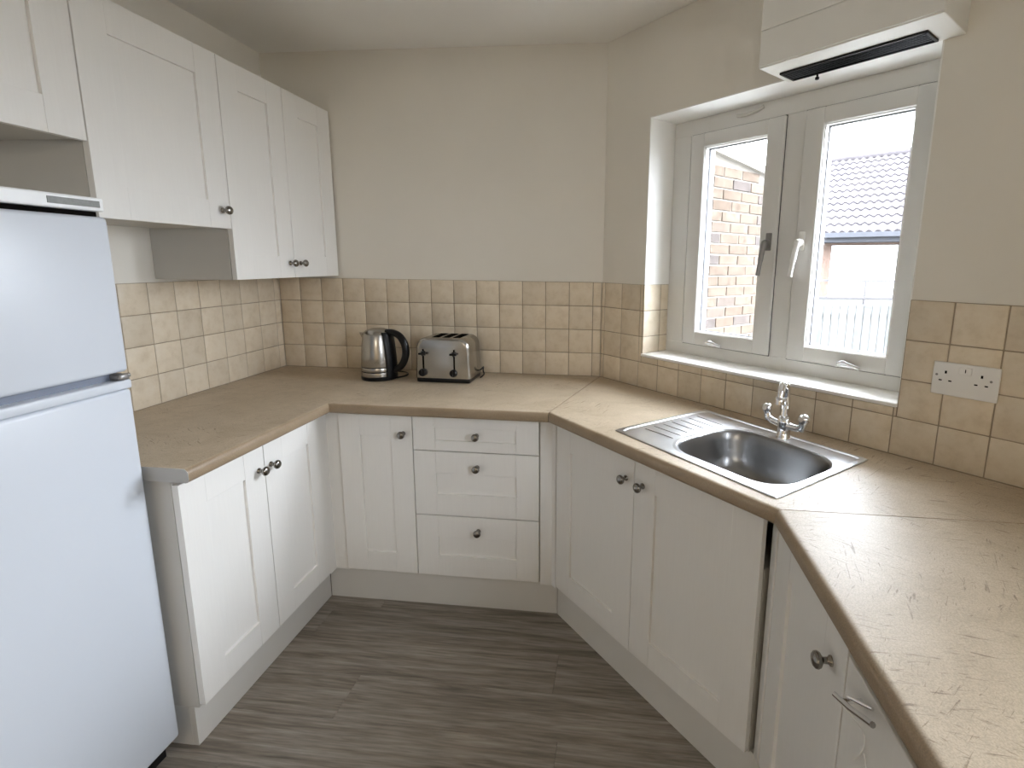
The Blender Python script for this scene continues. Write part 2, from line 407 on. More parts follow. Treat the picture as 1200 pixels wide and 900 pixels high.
# planks
pw = .177
mesh_cache = {}
def unit_plank(w, d):
    k = ('plank', round(w, 4), round(d, 4))
    if k not in mesh_cache:
        bm = B(); bx(bm, (.0004, .0004, -.0035), (w - .0004, d - .0004, 0), bev=.0008, seg=1)
        bmesh.ops.recalc_face_normals(bm, faces=bm.faces)
        me = bpy.data.meshes.new('plank'); bm.to_mesh(me); bm.free(); me.materials.append(M['plank']); mesh_cache[k] = me
    return mesh_cache[k]
y1 = -.761 + pw * 4
row = 0
joints = {3: .56, 4: 1.54 - 1.22, 5: .85, 6: 1.34 - .98}
while y1 > REARY - .1:
    y0 = max(y1 - pw, REARY - .1); ya = min(y1, -.0)
    if ya - y0 > .01:
        x = joints.get(row, random.uniform(.1, 1.1)) - 1.22
        while x < RIGHTX:
            a, b = max(x, 0), min(x + 1.22, RIGHTX)
            if b - a > .01:
                o = bpy.data.objects.new('plank', unit_plank(b - a, ya - y0)); o.location = (a, y0, 0); o.parent = floor; col.objects.link(o)
            x += 1.22
    y1 -= pw; row += 1

# ------------------------------------------------------------------ wall tiles
def tile_mesh(w, h):
    k = ('tile', round(w, 4), round(h, 4))
    if k not in mesh_cache:
        g = .0017; bm = B(); bx(bm, (g, 0, g), (w - g, TH - .0003, h - g), bev=.0014, seg=2)
        bmesh.ops.recalc_face_normals(bm, faces=bm.faces)
        me = bpy.data.meshes.new('tile'); bm.to_mesh(me); bm.free(); me.materials.append(M['tile']); me.shade_smooth(); me.set_sharp_from_angle(angle=math.radians(50)); mesh_cache[k] = me
    return mesh_cache[k]
def put_tile(org, xd, w, h, parent):
    if w < .006 or h < .006: return
    yd = UP.cross(xd)
    o = bpy.data.objects.new('tile', tile_mesh(w, h)); o.parent = parent
    o.matrix_local = Matrix(((xd.x, yd.x, 0, org.x), (xd.y, yd.y, 0, org.y), (0, 0, 1, org.z), (0, 0, 0, 1)))
    col.objects.link(o)
def cuts(first, end, start=0.0):
    c = [start]; x = first
    while x < end - 1e-4:
        if x > start + 1e-4: c.append(x)
        x += P_
    return c + [end]
rowsz = [TT + P_ * k for k in range(5)]
X_ = Vector((1, 0, 0)); Y_ = Vector((0, 1, 0))
cs = cuts(.1093, W0.x)
for a, b in zip(cs, cs[1:]):
    for k in range(4): put_tile(Vector((a, 0, rowsz[k])), X_, b - a, P_, wall_back)
cs = cuts(.0427, 1.36)
for a, b in zip(cs, cs[1:]):
    for k in range(4): put_tile(Vector((0, -b, rowsz[k])), Y_, b - a, P_, wall_left)
cs = cuts(.0226, 1.855)
for a, b in zip(cs, cs[1:]):
    for k in range(4):
        z0, z1 = rowsz[k], rowsz[k + 1]
        if b <= RS0 or a >= RS1 or z1 <= RZ0 - .012: put_tile(WF(a, 0, z0), D, b - a, z1 - z0, wall_window); continue
        if a < RS0: put_tile(WF(a, 0, z0), D, RS0 - a, z1 - z0, wall_window)
        if b > RS1: put_tile(WF(RS1, 0, z0), D, b - RS1, z1 - z0, wall_window)
        if z0 < RZ0 - .012:
            aa, bb = max(a, RS0), min(b, RS1); put_tile(WF(aa, 0, z0), D, bb - aa, RZ0 - .012 - z0, wall_window)
# left jamb of the reveal
for a, b in ((0, .108), (.108, RDEP)):
    zz = [RZ0, rowsz[2], rowsz[3], rowsz[4]]
    for z0, z1 in zip(zz, zz[1:]): put_tile(WF(RS0 + TH, -a, z0), -N, b - a, z1 - z0, wall_window)
ZT4 = rowsz[4]
box_obj('grout', (0, .002, TT - .03), (W0.x, TH + .001, ZT4), 'grout', wall_back)
box_obj('grout', (-TH - .001, -1.36, TT - .03), (-.002, 0, ZT4), 'grout', wall_left)
bm = B()
bx(bm, (0, -TH - .001, TT - .03), (RS0, -.002, ZT4), WF); bx(bm, (RS1, -TH - .001, TT - .03), (1.855, -.002, ZT4), WF)
bx(bm, (RS0, -TH - .001, TT - .03), (RS1, -.002, RZ0 - .0125), WF); bx(bm, (RS0 - .001, -RDEP, RZ0), (RS0 + TH - .002, -.003, ZT4), WF)
obj('grout', bm, 'grout', wall_window)
# painted reveal lining
bm = B()
bx(bm, (RS0 - .001, -RDEP - .02, ZT4), (RS0 + .003, -TH + .001, RZ1), WF); bx(bm, (RS1 - .003, -RDEP - .02, RZ0), (RS1 + .001, -TH + .001, RZ1), WF)
bx(bm, (RS0, -RDEP - .02, RZ1 - .003), (RS1, -TH + .001, RZ1 + .001), WF)
obj('reveal_lining', bm, 'reveal', wall_window)

# ------------------------------------------------------------------ window
bm = B()
FB, FF = -.235, -RDEP
fo = .058
s0, s1, z0, z1 = RS0 + .006, RS1 - .003, RZ0, RZ1 - .004
SM0, SM1 = .786, .854                     # mullion
for a, b in (((s0, FB, z0 + .05), (s0 + fo + .03, FF, z1 - .062)), ((s1 - fo + .02, FB, z0 + .05), (s1, FF, z1 - .062)), ((s0, FB, z0), (s1, FF, z0 + .05)), ((s0, FB, z1 - .062), (s1, FF, z1)), ((SM0, FB, z0 + .05), (SM1, FF, z1 - .062))): bx(bm, a, b, WF, .0015)
win = struct('window_1', bm, 'upvc')
box_obj('window_sill', (RS0 + .001, -RDEP - .01, RZ0 - .012), (RS1 - .001, .004, RZ0), 'reveal', win, WF, .003)
def sash(a0, a1, b0, b1, hinge_left):
    g = .068
    bm = B(); f0, f1 = FB + .01, FF + .012
    for a, b in (((a0, f0, b0), (a0 + g, f1, b1)), ((a1 - g, f0, b0), (a1, f1, b1)), ((a0 + g - .004, f0, b0), (a1 - g + .004, f1, b0 + g - .012)), ((a0 + g - .004, f0, b1 - g + .012), (a1 - g + .004, f1, b1))): bx(bm, a, b, WF, .006, 3)
    # glazing bead
    gg = g - .016
    sh = obj('sash', bm, 'upvc', win, 40)
    i0, i1, j0, j1 = a0 + g - .002, a1 - g + .002, b0 + g - .014, b1 - g + .014
    def frame4(w, n0, n1):
        bm = B()
        for a, b in (((i0, n0, j0), (i0 + w, n1, j1)), ((i1 - w, n0, j0), (i1, n1, j1)), ((i0, n0, j0), (i1, n1, j0 + w)), ((i0, n0, j1 - w), (i1, n1, j1))): bx(bm, a, b, WF)
        return bm
    obj('glazing_bead', frame4(.005, f0 + .046, f1 - .008), 'upvc', sh)
    obj('gasket', frame4(.0075, f0 + .036, f0 + .046), 'gasket', sh)
    box_obj('pane', (i0 + .001, f0 + .03, j0 + .001), (i1 - .001, f0 + .036, j1 - .001), 'glass', sh, WF)
    bm = B()   # shadow gap seal round the sash
    e = .0022
    for a, b in (((a0 - e, FF - .006, b0 - e), (a0, FF + .0015, b1 + e)), ((a1, FF - .006, b0 - e), (a1 + e, FF + .0015, b1 + e)), ((a0 - e, FF - .006, b0 - e), (a1 + e, FF + .0015, b0)), ((a0 - e, FF - .006, b1), (a1 + e, FF + .0015, b1 + e))): bx(bm, a, b, WF)
    obj('seal', bm, 'gasket', sh)
    return sh, f1
sa, f1 = sash(.372, .7845, 1.112, 1.984, True)
sb, f1 = sash(.858, 1.262, 1.112, 1.984, False)
def lever(parent, s, z, tilt, mat):
    bm = B(); bx(bm, (s - .011, f1 - .001, z - .035), (s + .011, f1 + .008, z + .03), WF, .003); h = obj('handle_plate', bm, mat, parent, 40)
    bm = B(); lathe(bm, [(.013, 0), (.013, .022), (.011, .027)], WF(s, f1 + .006, z - .008), N, 14)
    p = [WF(s, f1 + .030, z - .004), WF(s + tilt * .2, f1 + .036, z - .03), WF(s + tilt * .6, f1 + .040, z - .08), WF(s + tilt, f1 + .042, z - .128)]
    tube(bm, spline(p, 5), [.012] * 4 + [.010] * 6 + [.008] * 6, 10)
    obj('handle', bm, mat, parent, 50)
lever(sa, .757, 1.545, -.012, 'handle_grey')
lever(sb, .884, 1.545, -.012, 'white_plastic')
def stay(parent, s, z):
    bm = B(); bx(bm, (s - .02, f1 - .001, z - .008), (s + .02, f1 + .006, z + .006), WF, .002)
    tube(bm, spline([WF(s - .02, f1 + .012, z + .002), WF(s, f1 + .016, z + .008), WF(s + .03, f1 + .014, z), WF(s + .048, f1 + .010, z - .005)], 4), [.009] * 5 + [.007] * 8, 8)
    obj('stay', bm, 'chrome', parent, 50)
stay(sa, .535, 1.126); stay(sb, 1.075, 1.126)
bm = B(); tube(bm, spline([WF(.58, FF + .002, 2.022), WF(.61, FF + .006, 2.018), WF(.66, FF + .006, 2.022), WF(.69, FF + .002, 2.034)], 4), .007, 8); obj('filler_blob', bm, 'carcass', win, 50)  # small blob of leftover filler on the frame head

bm = B()
for a, b in (((VY0, VZ0), (VY0 + .055, VZ1)), ((VY1 - .055, VZ0), (VY1, VZ1)), ((VY0, VZ0), (VY1, VZ0 + .055)), ((VY0, VZ1 - .055), (VY1, VZ1))): bx(bm, (RIGHTX + .04, a[0], a[1]), (RIGHTX + .10, b[0], b[1]), bev=.0015)
win_fill = struct('window_fill', bm, 'upvc')  # unseen window added to brighten the worktop and left doors
box_obj('window_sill', (RIGHTX - .01, VY0 + .002, VZ0 + .0005), (RIGHTX + .04, VY1 - .002, VZ0 + .015), 'reveal', win_fill)
box_obj('pane', (RIGHTX + .067, VY0 + .05, VZ0 + .05), (RIGHTX + .073, VY1 - .05, VZ1 - .05), 'glass', win_fill)

# ------------------------------------------------------------------ cabinet pieces
def FL(a, o, z): return Vector((.562 + o, -a, z))               # left base run: a = distance from back wall
def FBk(a, o, z): return Vector((a, -.581 - o, z))              # back base run
R0 = Vector((1.503, -.598, 0)); RE = Vector((.679, -.734, 0)).normalized(); RM = Vector((RE.y, -RE.x, 0))
def FR(a, o, z): return R0 + RE * a + RM * o + UP * z           # sink run
def FT(a, o, z): return Vector((2.132 - o, -a, z))              # right-hand run
def FU(a, o, z): return Vector((.325 + o, -a, z))               # wall units
def knob(F, a, z, parent):
    bm = B(); o = F(a, 0, z); ax = F(a, 1, z) - o
    lathe(bm, [(.0005, 0), (.0095, 0), (.0095, .003), (.0062, .006), (.0056, .014), (.0085, .017), (.0135, .020), (.0155, .0245), (.0145, .029), (.0105, .0325), (.0005, .034)], o, ax, 20)
    return obj('knob', bm, 'nickel', parent, 50)
def door(name, F, a0, a1, z0, z1, parent, kn=None, fwid=.088, rail=None, th=.019):
    rail = rail or fwid
    bm = B(); e = .0012
    bx(bm, (a0, -th, z0), (a0 + fwid, 0, z1), F, e); bx(bm, (a1 - fwid, -th, z0), (a1, 0, z1), F, e)
    bx(bm, (a0 + fwid, -th, z0), (a1 - fwid, -.0004, z0 + rail), F, e); bx(bm, (a0 + fwid, -th, z1 - rail), (a1 - fwid, -.0004, z1), F, e)
    bx(bm, (a0 + fwid - .004, -th + .001, z0 + rail - .004), (a1 - fwid + .004, -.0088, z1 - rail + .004), F)
    d = obj(name, bm, 'cabinet', parent)
    if kn: knob(F, kn[0], kn[1], d)
    return d
DZ0, DZ1 = .169, .851
DT = .019
# left base unit
t = thing('base_cabinet', (.28, -.94, .15), 'white two-door base cabinet beside the fridge', 'cabinet')
bm = B(); bx(bm, (.613, -.54, .158), (1.270, -DT - .002, .866), FL); obj('body', bm, 'carcass', t)
door('door', FL, .614, .9395, DZ0, DZ1, t, (.912, .768))
door('door', FL, .9425, 1.270, DZ0, DZ1, t, (.970, .768))
# back run: corner post, door unit, drawer unit
t = thing('base_cabinet', (.765, -.3, .15), 'narrow white base cabinet with one door, beside the drawers', 'cabinet')
bm = B(); bx(bm, (.614, -.555, .158), (.922, -DT - .002, .866), FBk); obj('body', bm, 'carcass', t)
bm = B(); prism(bm, [(.545, -.6110), (.556, -.6110), (.556, -.569), (.6145, -.569), (.6145, -.545), (.545, -.545)], .158, .866); obj('corner_post', bm, 'cabinet', t)
door('door', FBk, .616, .9215, DZ0, DZ1, t, (.886, .779))
t = thing('drawer_unit', (1.178, -.3, .15), 'white drawer unit with three knobbed drawers', 'drawers')
bm = B(); bx(bm, (.923, -.555, .158), (1.436, -DT - .002, .866), FBk); obj('body', bm, 'carcass', t)
for za, zb, rl, kz in ((.7145, DZ1, .042, .783), (.4395, .7105, .092, .652), (DZ0, .4355, .092, .379)):
    door('drawer', FBk, .9255, 1.432, za, zb, t, (1.185, kz), .090, rl)
# sink run unit
t = thing('base_cabinet', tuple(FR(.44, -.25, .15)), 'white two-door base cabinet under the sink', 'cabinet')
bm = B()
lo = [FR(.0, -DT - .002, 0), FR(.880, -DT - .002, 0), FR(.880, -.47, 0), FR(.18, -.47, 0)]
prism(bm, [(p.x, p.y) for p in lo], .158, .70); obj('body', bm, 'carcass', t)
bm = B(); prism(bm, [(1.4375, -.576), (1.4845, -.576), (1.500, -.5915), (1.520, -.575), (1.4375, -.545)], .158, .866); obj('corner_post', bm, 'cabinet', t)
door('door', FR, .002, .4265, DZ0, DZ1, t, (.390, .775))
door('door', FR, .4295, .880, DZ0, DZ1, t, (.466, .775))
# right-hand run
t = thing('base_cabinet', (2.4, -1.46, .15), 'white base cabinet with a single knob, at the worktop corner past the sink', 'cabinet')
bm = B(); bx(bm, (1.275, -.6, .158), (1.655, -DT - .002, .866), FT); obj('body', bm, 'carcass', t)
bm = B(); bx(bm, (1.232, -.03, .158), (1.266, .004, .866), FT, .001); obj('filler_strip', bm, 'cabinet', t)
door('door', FT, 1.268, 1.6535, DZ0, DZ1, t, (1.600, .762))
t = thing('base_cabinet', (2.4, -1.95, .15), 'white cabinet with slim chrome bar handle and hanging thread', 'cabinet')
bm = B(); bx(bm, (1.657, -.6, .158), (2.25, -DT - .012, .866), FT); obj('body', bm, 'carcass', t)
d_ = box_obj('door', (1.6575, -DT, DZ0), (2.25, 0, .822), 'cabinet', t, FT, .002)
bm = B(); tube(bm, [FT(1.690, .030, .775), FT(1.740, .030, .799), FT(1.800, .028, .832)], .0045, 8); tube(bm, [FT(1.714, 0, .789), FT(1.714, .03, .787)], .004, 8); tube(bm, [FT(1.712, .02, .793), FT(1.752, .004, .812)], .003, 8)
obj('handle', bm, 'chrome', d_, 50)
bm = B(); tube(bm, spline([FT(1.694, .030, .772), FT(1.72, .01, .76), FT(1.738, .003, .748), FT(1.735, .003, .72), FT(1.716, .003, .685)], 5), .0011, 6); tube(bm, spline([FT(1.742, .003, .724), FT(1.758, .003, .70), FT(1.768, .003, .67)], 5), .0011, 6)
obj('thread', bm, 'thread', d_)

# plinths
PH = .152
def plinth(name, pts, label, back=.016):
    bm = B(); prism(bm, pts, .001, PH); o = obj(name, bm, 'plinth'); tag(o, label, 'plinth'); return o
bm = B(); bx(bm, (.486, -1.250, .001), (.504, -.537, PH), bev=.001); bx(bm, (.02, -1.250, .001), (.486, -1.234, PH)); tag(obj('plinth', bm, 'plinth'), 'white plinth board under the two-door cabinet beside the fridge', 'plinth')
bm = B(); bx(bm, (.505, -.536, .001), (1.503, -.520, PH), bev=.001); tag(obj('plinth', bm, 'plinth'), 'white plinth board under the drawer unit', 'plinth')
pa = Vector((1.505, -.538, 0)); pe = Vector((.544, -.601, 0)).normalized(); pm = Vector((-pe.y, pe.x, 0))
q = [pa, pa + pe * .995, pa + pe * .995 + pm * .016, pa + pm * .016]
bm = B(); prism(bm, [(v.x, v.y) for v in q], .001, PH); tag(obj('plinth', bm, 'plinth'), 'white plinth board running below the sink cabinet', 'plinth')
bm = B(); bx(bm, (2.19, -2.25, .001), (2.206, -1.30, PH), bev=.001); tag(obj('plinth', bm, 'plinth'), 'white plinth board below the cabinet with the bar handle', 'plinth')

# ------------------------------------------------------------------ worktop
WB = .868
def isect(p, d, q, e):
    den = d.x * e.y - d.y * e.x
    t = ((q.x - p.x) * e.y - (q.y - p.y) * e.x) / den
    return p + d * t
def worktop(name, front, ends, back, mat, parent, hole=None, cap=False):
    """front: polyline of the front edge, ends: directions of the two end cuts, back: remaining outline"""
    fr = [Vector((x, y, 0)) for x, y in front]
    ctr = sum((Vector((x, y, 0)) for x, y in back), Vector()) / len(back)
    r1, r2_ = .016, .010
    prof = [(.0, WB + r2_)]
    prof = [(r2_ * (1 - math.sin(a)), WB + r2_ * (1 - math.cos(a))) for a in (0, PI / 6, PI / 3, PI / 2)]
    prof += [(r1 * (1 - math.cos(a)), TT - r1 * (1 - math.sin(a))) for a in (0, PI / 8, PI / 4, 3 * PI / 8, PI / 2)]
    def off(dd):
        segs = []
        for a, b in zip(fr, fr[1:]):
            d = (b - a).normalized(); n = Vector((-d.y, d.x, 0))
            if n.dot(ctr - a) < 0: n = -n
            segs.append((a + n * dd, d))
        pts = [isect(segs[0][0], segs[0][1], fr[0], Vector((*ends[0], 0)))]
        for s, t in zip(segs, segs[1:]): pts.append(isect(s[0], s[1], t[0], t[1]))
        pts.append(isect(segs[-1][0], segs[-1][1], fr[-1], Vector((*ends[1], 0))))
        return pts
    bm = B()
    V = [[bm.verts.new(p + UP * z) for p in off(dd)] for dd, z in prof]
    for a, b in zip(V, V[1:]):
        for i in range(len(a) - 1): bm.faces.new((a[i], a[i + 1], b[i + 1], b[i]))
    bt = [bm.verts.new((x, y, TT)) for x, y in back]; bb = [bm.verts.new((x, y, WB)) for x, y in back]
    top = V[-1] + bt; bot = V[0] + bb
    n = len(top)
    E = lambda l: [bm.edges.get((l[i], l[(i + 1) % len(l)])) or bm.edges.new((l[i], l[(i + 1) % len(l)])) for i in range(len(l))]
    if hole:
        ht = [bm.verts.new((p.x, p.y, TT)) for p in hole]; hb = [bm.verts.new((p.x, p.y, WB)) for p in hole]
        bmesh.ops.triangle_fill(bm, use_beauty=True, edges=E(top) + E(ht)); bmesh.ops.triangle_fill(bm, use_beauty=True, edges=E(bot) + E(hb))
        m = len(hole)
        for i in range(m): bm.faces.new((ht[i], ht[(i + 1) % m], hb[(i + 1) % m], hb[i]))
    else:
        bmesh.ops.triangle_fill(bm, use_beauty=True, edges=E(top)); bmesh.ops.triangle_fill(bm, use_beauty=True, edges=E(bot))
    chain_t = [V[-1][-1]] + bt + [V[-1][0]]; chain_b = [V[0][-1]] + bb + [V[0][0]]
    for i in range(1, len(chain_t) - 2): bm.faces.new((chain_t[i], chain_t[i + 1], chain_b[i + 1], chain_b[i]))
    bm.faces.new([v[-1] for v in V] + [bt[0], bb[0]]); bm.faces.new([v[0] for v in V] + [bt[-1], bb[-1]])
    return obj(name, bm, mat, parent, 35), prof
c1 = (.618, -.640); c2 = (1.4775, -.642); c3 = (2.102, -1.318)
G2 = .0012
seam = (Vector((W0.x, 0)) - Vector(c2)).normalized()
ya_ = -1.284
t = thing('worktop', (.3, -.6, WB), 'L-shaped beige stone-effect worktop under kettle and toaster', 'worktop')
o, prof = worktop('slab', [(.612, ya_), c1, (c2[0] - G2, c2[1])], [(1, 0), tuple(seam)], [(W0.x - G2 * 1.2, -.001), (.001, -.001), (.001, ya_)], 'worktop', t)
bm = B()
lo_ = [(.612 - d, z) for d, z in prof] + [(.02, TT - .0004), (.02, WB + .0004)]
v0 = [bm.verts.new((x, ya_, z)) for x, z in lo_]; v1 = [bm.verts.new((x, ya_ - .0012, z)) for x, z in lo_]
bm.faces.new(v0); bm.faces.new(v1)
for i in range(len(v0)): bm.faces.new((v0[i], v0[(i + 1) % len(v0)], v1[(i + 1) % len(v0)], v1[i]))
tag(obj('end_strip', bm, 'endcap', t), 'grey end strip of the worktop')

SC = WF(.953, .310, TT); ang = math.radians(4.3)
SA = (D * math.cos(ang) + N * math.sin(ang)); SB = (N * math.cos(ang) - D * math.sin(ang))
def SF(a, b, z): return SC + SA * a + SB * b + UP * z
hole = [SF(a, b, 0) for a, b in rrect(-.280, .280, -.204, .204, .03, 3)]
t = thing('worktop', tuple(WF(.75, .3, WB)), 'beige stone-effect worktop holding the steel sink', 'worktop')
we = WF(1.852, .001, 0)
yseam = -1.318
bx_ = W0.x - (-0.001) + 1.318 - .001   # wall x where y = seam
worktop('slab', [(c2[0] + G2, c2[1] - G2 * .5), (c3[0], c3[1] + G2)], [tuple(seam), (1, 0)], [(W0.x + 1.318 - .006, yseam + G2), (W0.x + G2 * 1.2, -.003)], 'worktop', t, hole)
t = thing('worktop', (2.5, -1.8, WB), 'beige stone-effect worktop with dark scratch-like veins, past the sink', 'worktop')
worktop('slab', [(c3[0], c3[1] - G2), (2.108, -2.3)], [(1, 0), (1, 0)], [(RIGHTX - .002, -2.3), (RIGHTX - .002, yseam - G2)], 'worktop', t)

# ------------------------------------------------------------------ sink and tap
t = thing('kitchen_sink', tuple(SC), 'stainless steel inset sink with one bowl and short drainer', 'sink')
oa, ob = .3025, .2245
ba, bb_, bha, bhb = .082, .022, .194, .162
NS = 64
def ray_rr(a0, a1, b0, b1, r, ca, cb, th):
    poly = rrect(a0, a1, b0, b1, r, 10); dx, dy = math.cos(th), math.sin(th); best = None
    for (x0, y0), (x1, y1) in zip(poly, poly[1:] + poly[:1]):
        ex, ey = x1 - x0, y1 - y0; den = dx * ey - dy * ex
        if abs(den) < 1e-12: continue
        tt = ((x0 - ca) * ey - (y0 - cb) * ex) / den; ss = ((x0 - ca) * dy - (y0 - cb) * dx) / den
        if tt > 0 and -1e-6 <= ss <= 1 + 1e-6 and (best is None or tt > best): best = tt
    return ca + dx * best, cb + dy * best
ths = sorted([2 * PI * i / NS for i in range(NS)] + [math.atan2(b - bb_, a - ba) % (2 * PI) for a in (-oa + .004, oa - .004) for b in (-ob + .004, ob - .004)])
def ring(a0, a1, b0, b1, r, z): return [SF(*ray_rr(a0, a1, b0, b1, r, ba, bb_, th), z) for th in ths]
bm = B()
rg = [ring(-oa, oa, -ob, ob, .010, .0005), ring(-oa, oa, -ob, ob, .010, .0025), ring(-oa + .003, oa - .003, -ob + .003, ob - .003, .010, .004),
      ring(-oa + .016, oa - .016, -ob + .014, ob - .014, .014, .0045), ring(-oa + .021, oa - .021, -ob + .019, ob - .019, .014, .0022),
      ring(ba - bha - .014, ba + bha + .014, bb_ - bhb - .012, bb_ + bhb + .012,   .105, .0022), ring(ba - bha - .004, ba + bha + .004, bb_ - bhb - .004, bb_ + bhb + .004, .10, .0034)]
rings(bm, rg, False, False)
obj('drainer', bm, 'sink_steel', t)
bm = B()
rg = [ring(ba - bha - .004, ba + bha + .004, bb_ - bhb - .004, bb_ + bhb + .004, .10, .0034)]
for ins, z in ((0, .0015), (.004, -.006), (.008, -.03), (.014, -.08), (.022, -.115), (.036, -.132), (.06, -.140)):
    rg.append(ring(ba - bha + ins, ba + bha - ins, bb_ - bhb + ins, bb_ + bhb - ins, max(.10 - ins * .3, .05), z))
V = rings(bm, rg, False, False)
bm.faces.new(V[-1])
obj('bowl', bm, 'shaded_bowl_steel', t, 60)
for k in range(7):
    bm = B(); b = -.135 + k * .045
    tube(bm, [SF(-.258, b * .95, .0022), SF(-.253, b * .95, .0027), SF(-.160 + abs(b) * .12, b * .9, .0028), SF(-.150 + abs(b) * .12, b * .9, .0022)], [.0008, .0018, .0018, .0008], 8)
    obj('drainer_ridge', bm, 'sink_steel', t, 60)
bm = B(); lathe(bm, [(.001, 0), (.028, 0), (.035, .0025), (.037, .001), (.037, -.004)], SF(ba, bb_ - .01, -.1395), UP, 24); obj('waste', bm, 'chrome', t, 40)

tb = WF(1.022, .134, TT + .002)
t = thing('mixer_tap', tuple(tb), 'chrome mixer tap with two levers and curved spout, behind the sink bowl', 'tap')
bm = B(); lathe(bm, [(.001, 0), (.023, 0), (.023, .006), (.020, .010), (.019, .045), (.021, .055), (.019, .066), (.013, .074), (.001, .075)], tb, UP, 24); obj('body', bm, 'chrome', t, 40)
fd = (N * .95 + D * .22).normalized()
pts = spline([tb + UP * .06, tb + UP * .11 - fd * .003, tb + UP * .155 + fd * .002, tb + UP * .180 + fd * .016, tb + UP * .186 + fd * .040, tb + UP * .172 + fd * .062, tb + UP * .142 + fd * .072], 8)
bm = B(); tube(bm, pts, [.0125] * 12 + [.0115] * (len(pts) - 12), 14)
lathe(bm, [(.001, -.016), (.0135, -.016), (.0145, -.006), (.0145, .004), (.0115, .008)], pts[-1], (pts[-3] - pts[-1]), 14); obj('spout', bm, 'chrome', t, 50)
ad = (D * .97 + N * .22).normalized()
for sg in (-1, 1):
    bm = B(); e0 = tb + UP * .044; e1 = tb + ad * sg * .050 + UP * .048; e2 = tb + ad * sg * .066 + UP * .056
    tube(bm, spline([e0, e1, e2], 6), [.012] * 7 + [.0105] * 6, 12); h = obj('valve_arm', bm, 'chrome', t, 50)
    bm = B(); lathe(bm, [(.001, -.012), (.011, -.012), (.0125, .004), (.011, .012), (.014, .018), (.0175, .028), (.015, .038), (.006, .043), (.001, .0435)], e2, UP + ad * sg * .25, 18)
    tip = e2 + UP * .026 + ad * sg * .004
    tube(bm, [tip, tip + fd * .022 + UP * .004, tip + fd * .036 + UP * .008], [.006, .0055, .007], 10); obj('lever_head', bm, 'chrome', h, 50)

# ------------------------------------------------------------------ wall units
UZ0, UZ1 = 1.378, 2.147
t = thing('wall_cabinet', (.15, -.345, UZ0), 'tall white wall cabinet with two knobbed doors, nearest the back wall', 'cabinet')
bm = B(); bx(bm, (.006, -.332, UZ0), (.684, -DT - .003, UZ1), FU, .001); obj('body', bm, 'carcass', t)
door('door', FU, .006, .3435, UZ0 + .001, UZ1, t, (.304, 1.440), .096, .09)
door('door', FU, .3465, .6845, UZ0 + .001, UZ1, t, (.374, 1.440), .092, .09)
t = thing('wall_cabinet', (.15, -.92, 1.56), 'short white wall cabinet with one wide door, beside the tall wall cabinet', 'cabinet')
bm = B(); bx(bm, (.686, -.332, 1.563), (1.161, -DT - .003, UZ1), FU, .001); obj('body', bm, 'carcass', t)
door('door', FU, .6875, 1.162, 1.562, UZ1, t, (.722, 1.624), .092, .092)
t = thing('wall_cabinet', (.15, -1.45, 1.76), 'white wall cabinet hanging above the fridge', 'cabinet')
bm = B(); bx(bm, (1.164, -.332, 1.762), (1.74, -DT - .003, UZ1), FU, .001); obj('body', bm, 'carcass', t)
door('door', FU, 1.166, 1.74, 1.757, UZ1, t, None, .092, .088)

# ------------------------------------------------------------------ fridge freezer
t = thing('fridge_freezer', (.25, -1.57, 0), 'white fridge freezer with two doors, standing beside the base cabinet', 'fridge')
FY0, FY1, FX = -1.297, -1.85, .497
box_obj('body', (.03, FY1, .06), (FX - .055, FY0 - .006, 1.585), 'fridge', t, bev=.006, smooth=40)
bm = B(); bx(bm, (FX - .05, FY1, .088), (FX, FY0, 1.128), bev=.010, seg=3); bx(bm, (FX - .05, FY1, 1.1285), (FX + .003, FY0, 1.152), bev=.005, seg=3); obj('lower_door', bm, 'fridge', t, 40)
bm = B(); bx(bm, (FX - .05, FY1, 1.172), (FX, FY0, 1.551), bev=.010, seg=3); obj('upper_door', bm, 'fridge', t, 40)
box_obj('handle_recess', (FX - .052, FY1 + .01, 1.145), (FX - .026, FY0 - .012, 1.180), 'fridge_recess', t, bev=.003)
bm = B(); bx(bm, (FX - .055, FY1, 1.563), (FX - .002, FY0 - .004, 1.595), bev=.004); bx(bm, (.03, FY1, 1.5845), (FX - .05, FY0 - .006, 1.595), bev=.003); tp = obj('top_panel', bm, 'fridge_trim', t)
box_obj('badge', (FX - .004, -1.425, 1.572), (FX - .0006, -1.312, 1.587), 'badge', tp, bev=.0006)
box_obj('gap_strip', (FX - .05, FY1 + .004, 1.548), (FX - .022, FY0 - .008, 1.566), 'dark', t)
bm = B(); bx(bm, (FX - .03, FY0 - .030, 1.152), (FX + .004, FY0 - .004, 1.168), bev=.004); tube(bm, [(FX - .01, FY0 - .02, 1.160), (FX - .008, FY0 + .004, 1.161)], .006, 10); lathe(bm, [(.001, 0), (.008, 0), (.008, .012), (.001, .013)], (FX - .008, FY0 - .018, 1.146), UP, 12); obj('hinge', bm, 'handle_grey', t, 50)
box_obj('base_grille', (.06, FY1 + .01, .02), (FX - .045, FY0 - .01, .09), 'black', t)
for yy in (FY0 - .05, FY1 + .05):
    for xx in (.08, FX - .075):
        bm = B(); lathe(bm, [(.018, 0), (.018, .012), (.010, .014), (.010, .07)], (xx, yy, .0005), UP, 14); obj('foot', bm, 'black', t, 40)

